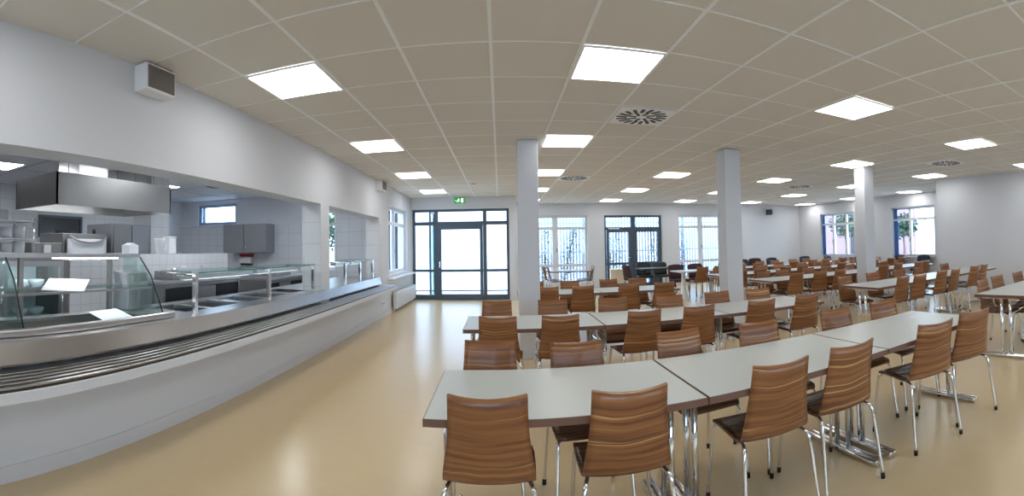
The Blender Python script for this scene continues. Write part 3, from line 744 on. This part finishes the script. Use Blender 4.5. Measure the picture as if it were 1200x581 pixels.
MB().box(fx0 + .03, fx1 - .05, fy0 + .04, fy1 - .07, .60, .62).box(fx0 + .03, fx1 - .05, fy0 + .04, fy1 - .07, .93, .95).obj('shelf', M['steel'], fg)
for a, b_ in ((fy0 + .04, 2.12), (2.13, fy1 - .07)):
    d = MB().box(fx1 - .03, fx1, a, a + .05, .14, 1.27).box(fx1 - .03, fx1, b_ - .05, b_, .14, 1.27).box(fx1 - .03, fx1, a + .05, b_ - .05, 1.21, 1.27).box(fx1 - .03, fx1, a + .05, b_ - .05, .14, .20).obj('door', M['steel'], fg)
    MB().box(fx1 - .02, fx1 - .014, a + .05, b_ - .05, .20, 1.21).obj('door_pane', M['fglass'], d)
    MB().tube([(fx1 + .03, b_ - .03, .6), (fx1 + .03, b_ - .03, 1.0)], .008, 6).obj('handle', M['chrome'], d)
n = 0
for y in (1.55, 1.80, 2.0, 2.25, 2.5, 2.72):
    for z in (.62, .95):
        o = MB().lathe([(.055, 0), (.095, .05), (.10, .09), (.07, .095)], 0, 0, 14).obj('bowl_stack', M['white'], loc=(-4.62, y, z + .0005))
        tag(o, 'white bowl stack on the %s shelf of the glass fridge, %s from the left' % ('upper' if z > .8 else 'lower', ORD[n // 2]), 'bowls', 'bowl stacks in the fridge'); n += 1
rk = thing('wire_rack', 'steel wire rack of crockery on top of the low fridge', 'rack', (0, 0, 1.31))
for x in (-4.88, -4.40):
    for y in (1.45, 2.0, 2.55):
        MB().tube([(x, y, 0), (x, y, .44)], .011, 6).obj('post', M['chrome'], rk)
for z in (.02, .20, .40):
    MB().box(-4.90, -4.38, 1.43, 2.57, z, z + .012).obj('shelf', M['steel'], rk)
n = 0
for z in (.032, .212):
    for y in (1.56, 1.72, 1.88, 2.12, 2.28, 2.44):
        o = MB().lathe([(.05, 0), (.07, .03), (.075, .10 + .02 * (n % 3)), (.06, .105 + .02 * (n % 3))], 0, 0, 12).obj('cup_stack', M['white'], loc=(-4.56, y, 1.31 + z + .0005))
        tag(o, 'white cup stack on the %s shelf of the wire rack, %s from the left' % ('upper' if z > .1 else 'lower', ORD[n % 6]), 'cups', 'cup stacks on the rack'); n += 1
tx = thing('storage_box', 'pale grey steel box standing on the wire rack', 'box', (-4.64, 1.95, 1.31 + .413))
MB().bbox(-.20, .20, -.32, .30, 0, .11, .01).obj('body', M['steel_d'], tx)
MB().bbox(-.19, .19, -.31, .29, .1105, .125, .004).obj('lid', M['steel'], tx)
# steel column block, oven and tall fridge behind
ovn = thing('combi_oven', 'steel combi oven with pale curved door below the hood', 'oven', (0, 0, 0))
MB().bbox(-6.1, -5.44, 3.64, 4.49, .12, 1.64, .01).obj('body', M['steel_m'], ovn)
g = [[(-5.40 + .035 * math.sin(PI * a / 8), 3.70 + .73 * a / 8, z) for a in range(9)] for z in (.95, 1.2, 1.4, 1.56)]
dr = MB().sheet(g, .02).obj('door', M['white'], ovn)
MB().tube(smooth_path([(-5.36, 3.72, 1.60), (-5.33, 3.85, 1.53), (-5.32, 4.06, 1.505), (-5.33, 4.28, 1.53), (-5.36, 4.41, 1.60)], 5), .018, 8).obj('handle', M['steel'], dr)
MB().box(-6.0, -5.5, 3.7, 4.4, 0, .12).obj('plinth', M['black'], ovn)
MB().tube([(-5.8, 3.75, 1.66), (-5.8, 4.15, 1.66)], .02, 8).obj('flue', M['black'], ovn)
MB().tube([(-5.6, 4.35, 1.64), (-5.6, 4.35, 1.72)], .03, 8).obj('vent_pipe', M['black'], ovn)
sb = thing('steel_cabinet', 'plain steel cabinet left of the combi oven', 'cabinet', (0, 0, 0))
MB().bbox(-6.0, -5.42, 3.10, 3.62, 0, 1.49, .008).obj('body', M['steel_m'], sb)
MB().bbox(-5.419, -5.40, 3.30, 3.42, .9, 1.46, .004).obj('door', M['white'], sb, label='pale panel')
tf = thing('tall_fridge', 'tall dark grey steel fridge beside the kitchen pillar', 'fridge', (0, 0, 0))
MB().bbox(-6.1, -5.43, 4.58, 5.41, 0, 1.82, .01).obj('body', M['steel_d'], tf)
MB().bbox(-5.429, -5.405, 4.60, 4.98, .1, 1.80, .004).obj('door', M['steel_m'], tf)
MB().bbox(-5.429, -5.405, 5.0, 5.39, .1, 1.80, .004).obj('door', M['steel_d'], tf)
MB().tube([(-5.38, 4.95, .9), (-5.38, 4.95, 1.4)], .01, 6).tube([(-5.38, 5.03, .9), (-5.38, 5.03, 1.4)], .01, 6).obj('handle', M['chrome'], tf)
# things on the partition
jz = 1.351
j = thing('measuring_jug', 'clear white jug standing on the tiled partition', 'jug', (-4.42, 4.62, jz))
MB().lathe([(.055, 0), (.075, .20), (.078, .22), (.066, .215), (.05, .01)], 0, 0, 18).obj('body', M['white'], j)
MB().tube(smooth_path([(0, .07, .19), (0, .13, .17), (0, .13, .07), (0, .062, .05)], 4), .008, 6).obj('handle', M['white'], j)
j = thing('storage_tub', 'white upright plastic tub on the partition right of the jug', 'tub', (-4.42, 4.84, jz))
MB().bbox(-.06, .06, -.08, .08, 0, .23, .012).obj('body', M['white'], j); MB().bbox(-.065, .065, -.085, .085, .231, .25, .006).obj('lid', M['white'], j)
j = thing('carton', 'small pale carton on the partition in front of the tall fridge', 'carton', (-4.42, 4.05, jz))
MB().bbox(-.07, .07, -.09, .09, 0, .12, .006).obj('body', M['paper'], j); MB().prism([(-.08, .12), (.08, .12), (0, .15)], 'x', -.06, .06).obj('flap', M['paper'], j)
for y, lb in ((4.93, 'left'), (5.45, 'right')):
    s_ = thing('wall_socket', 'white double socket on the tiled partition, %s one' % lb, 'socket', (-4.30, y, 1.16), 0, 'sockets on the partition')
    MB().bbox(.0005, .012, -.075, .075, -.04, .04, .004).obj('plate', M['white'], s_)
    MB().lathe([(.022, 0), (.022, .006)], 0, 0, 14).obj('outlet', M['steel_d'], s_)
    s_.children[1].rotation_euler.y = PI / 2; s_.children[1].location = (.0095, -.035, 0)
    MB().lathe([(.022, 0), (.022, .006)], 0, 0, 14).obj('outlet', M['steel_d'], s_)
    s_.children[2].rotation_euler.y = PI / 2; s_.children[2].location = (.0095, .035, 0)
# bench in front of the partition
def bench(x0, x1, y0, y1, z, label, bays, face):
    r = thing('steel_bench', label, 'workbench', (0, 0, 0))
    MB().bbox(x0, x1, y0, y1, z - .04, z, .005).obj('worktop', M['steel'], r)
    b = MB().box(x0 + .02, x0 + .04, y0, y1, .05, z - .04).box(x0 + .02, x1 - .02, y0, y0 + .03, .05, z - .04).box(x0 + .02, x1 - .02, y1 - .03, y1, .05, z - .04).box(x0 + .02, x1 - .02, y0, y1, .05, .08)
    b.box(x1 - .06, x1 - .03, y0 + .03, y1 - .03, z - .09, z - .04)
    b.obj('carcass', M['steel_m'], r)
    L = (y1 - y0 - .06) / bays
    for k in range(bays):
        a = y0 + .03 + k * L
        MB().box(x1 - .05, x1 - .035, a + .01, a + L - .01, .10, z - .10).obj('drawer_front', M['black'] if k % 2 == 0 else M['steel_d'], r)
    for q in (y0 + .06, y1 - .06):
        for p in (x0 + .06, x1 - .06): MB().box(p - .02, p + .02, q - .02, q + .02, 0, .05).obj('foot', M['chrome'], r)
bench(-4.28, -3.68, 3.95, 5.6, 1.03, 'steel bench with dark front before the tiled partition', 3, 1)
bench(-4.30, -3.62, 6.3, 8.6, .95, 'steel bench with black fronts beyond the partition', 5, 1)
pl = thing('worktop_machine', 'low steel machine on the bench before the partition', 'kitchen machine', (-4.0, 4.45, 1.031))
MB().bbox(-.16, .16, -.20, .20, 0, .10, .01).obj('body', M['steel_d'], pl); MB().lathe([(.10, .1005), (.09, .13), (.03, .14)], 0, 0).obj('dome', M['steel'], pl)
pl = thing('kitchen_scale', 'flat steel scale on the bench beyond the partition', 'kitchen scale', (-3.95, 7.2, .951))
MB().bbox(-.18, .18, -.25, .25, 0, .06, .01).obj('body', M['steel_d'], pl); MB().bbox(-.15, .15, -.2, .2, .061, .075, .004).obj('plate', M['steel'], pl)
# wall cabinet and dispenser on the end wall
wc = thing('wall_cabinet', 'grey steel wall cabinet beside the small kitchen window', 'cabinet', (0, 0, 0))
MB().bbox(-6.41, -5.19, YK - .42, YK - .013, 1.33, 2.02, .006).obj('body', M['steel_d'], wc)
for a, b_, h in ((-6.40, -5.81, -5.87), (-5.79, -5.20, -5.73)):
    d = MB().bbox(a, b_, YK - .442, YK - .421, 1.34, 2.01, .004).obj('door', M['steel_d'], wc)
    MB().tube([(h, YK - .465, 1.38), (h, YK - .465, 1.52)], .008, 6).obj('handle', M['chrome'], d)
dp = thing('towel_dispenser', 'red and white dispenser on the wall under the steel cabinet', 'dispenser', (-5.95, YK - .013, 1.02))
MB().bbox(-.17, .17, -.13, -.0005, .05, .21, .012).obj('body', M['white'], dp); MB().bbox(-.17, .17, -.13, -.0005, .2105, .28, .01).obj('cap', M['red'], dp); MB().box(-.14, .14, -.12, -.01, 0, .0495).obj('tray', M['black'], dp)

# ------------------------------------------------------------------ radiator and sockets on the left wall
rd = thing('radiator', 'white panel radiator under the window beside the entrance', 'radiator', (XL, 0, 0))
MB().bbox(.05, .13, 9.78, 12.02, .07, .43, .008).obj('panel', M['frame_w'], rd)
r_ = MB()
for k in range(27): r_.box(.1305, .136, 9.84 + k * .081, 9.87 + k * .081, .10, .40)
r_.obj('ribs', M['frame_w'], rd)
MB().box(.052, .128, 9.80, 12.0, .4305, .44).obj('top_grille', M['base'], rd)
for q in (9.95, 11.8): MB().box(.001, .05, q, q + .05, .15, .40).obj('bracket', M['base'], rd)
MB().tube([(.09, 9.775, .40), (.09, 9.72, .40)], .02, 10).tube([(.09, 9.74, .40), (.09, 9.74, .012)], .008, 6).obj('valve', M['white'], rd)
for k, y in enumerate((9.0, 9.14)):
    s_ = thing('wall_socket', 'white socket low on the left wall near the radiator, %s one' % ('nearer' if k == 0 else 'farther'), 'socket', (XL, y, .28), 0, 'sockets by the radiator')
    MB().bbox(.0005, .012, -.04, .04, -.04, .04, .004).obj('plate', M['white'], s_)
    o = MB().lathe([(.02, 0), (.02, .004)], 0, 0, 14).obj('outlet', M['grille'], s_); o.rotation_euler.y = PI / 2; o.location = (.011, 0, 0)

# ------------------------------------------------------------------ outside
gr = struct(MB().box(-30, 45, -30, YB - .35, -.35, -.13).box(-30, 45, YK + .3, 60, -.35, -.13).box(XRF + .35, 45, YB - .35, YK + .3, -.35, -.13).box(-30, XK - .3, YB - .35, YK + .3, -.35, -.13).obj('ground', M['pave']))
# slatted screen behind the far windows, with climbing plants
fn = thing('slat_screen', 'pale slatted screen fence outside the far windows', 'fence', (0, YF + 1.7, -.13))
x = .9; n = 0; sl = MB()
while x < 9.2:
    sl.box(x, x + .075, 0, .03, .05, 2.62); x += .115
sl.obj('slats', M['slat'], fn)
for z in (.25, 1.3, 2.35): MB().box(.9, 9.2, .031, .07, z, z + .06).obj('rail', M['slat'], fn)
for px_ in (.95, 3.0, 5.0, 7.0, 9.0): MB().box(px_, px_ + .08, .071, .15, 0, 2.7).obj('post', M['frame'], fn)
def ivy(x, y, h, label, spread=.22, lean=0.0, group='climbing plants on the screen'):
    r = thing('climbing_plant', label, 'plant', (x, y, -.13), 0, group)
    pts = [(lean * k / 8 + random.uniform(-.03, .03), -.03, h * k / 8) for k in range(9)]
    MB().tube(pts, .012, 6).obj('stem', M['leaf'], r)
    lv = MB()
    for k in range(int(170 * h)):
        t = random.random(); z = h * t
        cx = lean * t + random.gauss(0, spread * (1 - .4 * t)); cy = -.06 + random.uniform(-.06, .02); s = random.uniform(.03, .06)
        a = random.uniform(0, 2 * PI); b2 = random.uniform(-.6, .6)
        dx, dz = math.cos(a) * s, math.sin(a) * s
        lv._add([(cx, cy, z), (cx + dx * .5 - dz * .35, cy + b2 * s, z + dz * .5 + dx * .35), (cx + dx, cy, z + dz), (cx + dx * .5 + dz * .35, cy - b2 * s * .5, z + dz * .5 - dx * .35)], [(0, 1, 2, 3)])
    lv.obj('leaves', M['leaf'], r)
for x, h, ln, sp_, lb in ((1.55, 2.1, .1, .13, 'ivy outside the far left window, left pane'), (2.25, 2.2, .45, .16, 'leaning ivy outside the far left window, right pane'),
                     (4.05, 2.2, .2, .3, 'dense ivy outside the left half of the garden door'), (5.75, 2.2, -.1, .2, 'ivy outside the right half of the garden door'), (6.95, 2.2, -.25, .14, 'ivy outside the far window beside the second pillar')):
    ivy(x, YF + 1.68, h, lb, sp_, ln)
pb = thing('planter_box', 'pale peach wooden planter outside the garden door', 'planter', (4.15, YF + .85, -.13))
MB().bbox(-.36, .36, -.2, .2, .02, .72, .01).obj('body', M['peach'], pb)
for k in range(4): MB().box(-.37, .37, -.215, -.2005, .05 + k * .165, .19 + k * .165).obj('plank', M['peach'], pb)
MB().box(-.3, .3, -.15, .15, 0, .02).obj('base', M['dark'], pb)
# entrance porch
pc = thing('porch_screen', 'teal glass side screen of the porch outside the entrance', 'glass screen', (-2.05, YD + .9, -.13))
for k in range(3):
    MB().box(-.03, .03, k * .8 - .03, k * .8 + .03, 0, 2.6).obj('post', M['frame'], pc)
    if k < 2: MB().box(-.006, .006, k * .8 + .03, k * .8 + .77, .1, 2.5).obj('pane', M['teal'], pc)
MB().box(-.025, .025, -.03, 1.63, 2.60, 2.68).obj('head_rail', M['frame'], pc)
ol = thing('porch_lamp', 'black double spotlight on the porch post', 'lamp', (-1.99, YD + 1.68, 2.15))
MB().box(-.029, .05, -.02, .02, -.02, .02).obj('arm', M['black'], ol)
MB().lathe([(.05, -.06), (.06, .06), (.02, .08)], .11, 0).obj('head', M['black'], ol)
fc = thing('facade', 'bright white building across from the entrance', 'building', (0, YD + 9, -.13))
MB().box(-12, 6, 0, .4, 0, 5).obj('wall', M['wall'], fc)
MB().box(-12, 6, -.06, -.0005, 0, .35).obj('plinth', M['slat0'], fc)
struct(MB().box(-2.6, 1.2, YD + .3, YD + 3.4, -.1295, -.11).obj('porch_floor', M['mat']))
cb = struct(MB().box(-3.5, 1.5, YD + 3.45, YD + 3.55, -.1295, -.06).obj('kerb_strip', M['frame']))
# garden beyond the recess windows
hs = thing('garden_house', 'mauve building beyond the left recess window', 'building', (XRF + 9, 20.5, -.13))
MB().box(-.3, 3, -3.2, 2.2, 0, 4.2).obj('wall', M['brick'], hs)
MB().prism([(-3.5, 4.2), (2.5, 4.2), (-.5, 5.6)], 'x', -.6, 3.3).obj('roof', M['frame'], hs)
MB().box(-.34, -.3005, -1.5, -.5, .2, 2.3).obj('door', M['dark'], hs)
def tree(x, y, h, rad, label):
    r = thing('garden_tree', label, 'tree', (x, y, -.13), 0, 'garden trees outside')
    MB().tube([(0, 0, 0), (.05, .02, h * .3), (0, .05, h * .6)], [.09, .07, .04], 8).obj('trunk', M['edge'], r)
    lv = MB()
    for k in range(700):
        v = Vector((random.gauss(0, 1), random.gauss(0, 1), random.gauss(0, 1))).normalized() * rad * random.random() ** .4
        cx, cy, z = v.x, v.y, h * .66 + v.z * .9; s = random.uniform(.08, .16); a = random.uniform(0, 2 * PI); b2 = random.uniform(-1, 1)
        dx, dy, dz = math.cos(a) * s, b2 * s, math.sin(a) * s
        lv._add([(cx, cy, z), (cx + dx * .5 - dz * .4, cy + dy, z + dz * .5 + dx * .4), (cx + dx, cy, z + dz), (cx + dx * .5 + dz * .4, cy - dy, z + dz * .5 - dx * .4)], [(0, 1, 2, 3)])
    lv.obj('crown', M['leaf'], r)
tree(XRF + 5.5, 17.2, 3.6, .9, 'leafy tree seen through the left recess window')
tree(XRF + 6.5, 14.0, 3.2, .7, 'leafy tree at the left edge of the right recess window')
tree(-6.2, 13.5, 3.4, 1.1, 'leafy tree outside the left wall window')
tree(-6.0, 16.5, 3.6, 1.2, 'leafy tree seen through the second serving opening')

# ------------------------------------------------------------------ light
wd = bpy.data.worlds.new('sky'); S.world = wd; wd.use_nodes = True
bg = wd.node_tree.nodes['Background']; bg.inputs[0].default_value = (.58, .78, 1, 1); bg.inputs[1].default_value = 5.5
def portal(x, y, z, w, h, rot):
    d = bpy.data.lights.new('daylight_portal', 'AREA'); d.shape = 'RECTANGLE'; d.size = w; d.size_y = h
    d.cycles.is_portal = True if hasattr(d, 'cycles') else False
    o = bpy.data.objects.new('daylight_portal', d); COL.objects.link(o); o.location = (x, y, z); o.rotation_euler = rot
    return o

# ------------------------------------------------------------------ camera: cylindrical panorama
F, CY, YAW, PIT, ROL = 522.277, 274.603, -.0278, .02776, .01565
cyw, syw, cp, sp_, cr, sr = math.cos(YAW), math.sin(YAW), math.cos(PIT), math.sin(PIT), math.cos(ROL), math.sin(ROL)
Rm = Matrix(((cyw, -syw, 0), (syw, cyw, 0), (0, 0, 1))) @ Matrix(((1, 0, 0), (0, cp, -sp_), (0, sp_, cp))) @ Matrix(((cr, 0, sr), (0, 1, 0), (-sr, 0, cr)))
right, fwd, up = Rm.col[0], Rm.col[1], Rm.col[2]
cam = bpy.data.cameras.new('camera'); cam.type = 'PANO'
cs = cam if hasattr(cam, 'panorama_type') else cam.cycles
cs.panorama_type = 'CENTRAL_CYLINDRICAL'
cam.central_cylindrical_range_u_min = -600 / F; cam.central_cylindrical_range_u_max = 600 / F
cam.central_cylindrical_range_v_min = (CY - 581) / F; cam.central_cylindrical_range_v_max = CY / F
cam.central_cylindrical_radius = 1.0
cam.clip_start = .05; cam.clip_end = 200
co = bpy.data.objects.new('camera', cam); COL.objects.link(co)
co.matrix_world = Matrix(((right[0], up[0], -fwd[0], 0), (right[1], up[1], -fwd[1], 0), (right[2], up[2], -fwd[2], EYE), (0, 0, 0, 1)))
S.camera = co

S.view_settings.view_transform = 'Standard'; S.view_settings.look = 'None'
S.view_settings.gamma = 1; S.view_settings.use_curve_mapping = False; S.view_settings.exposure = .4
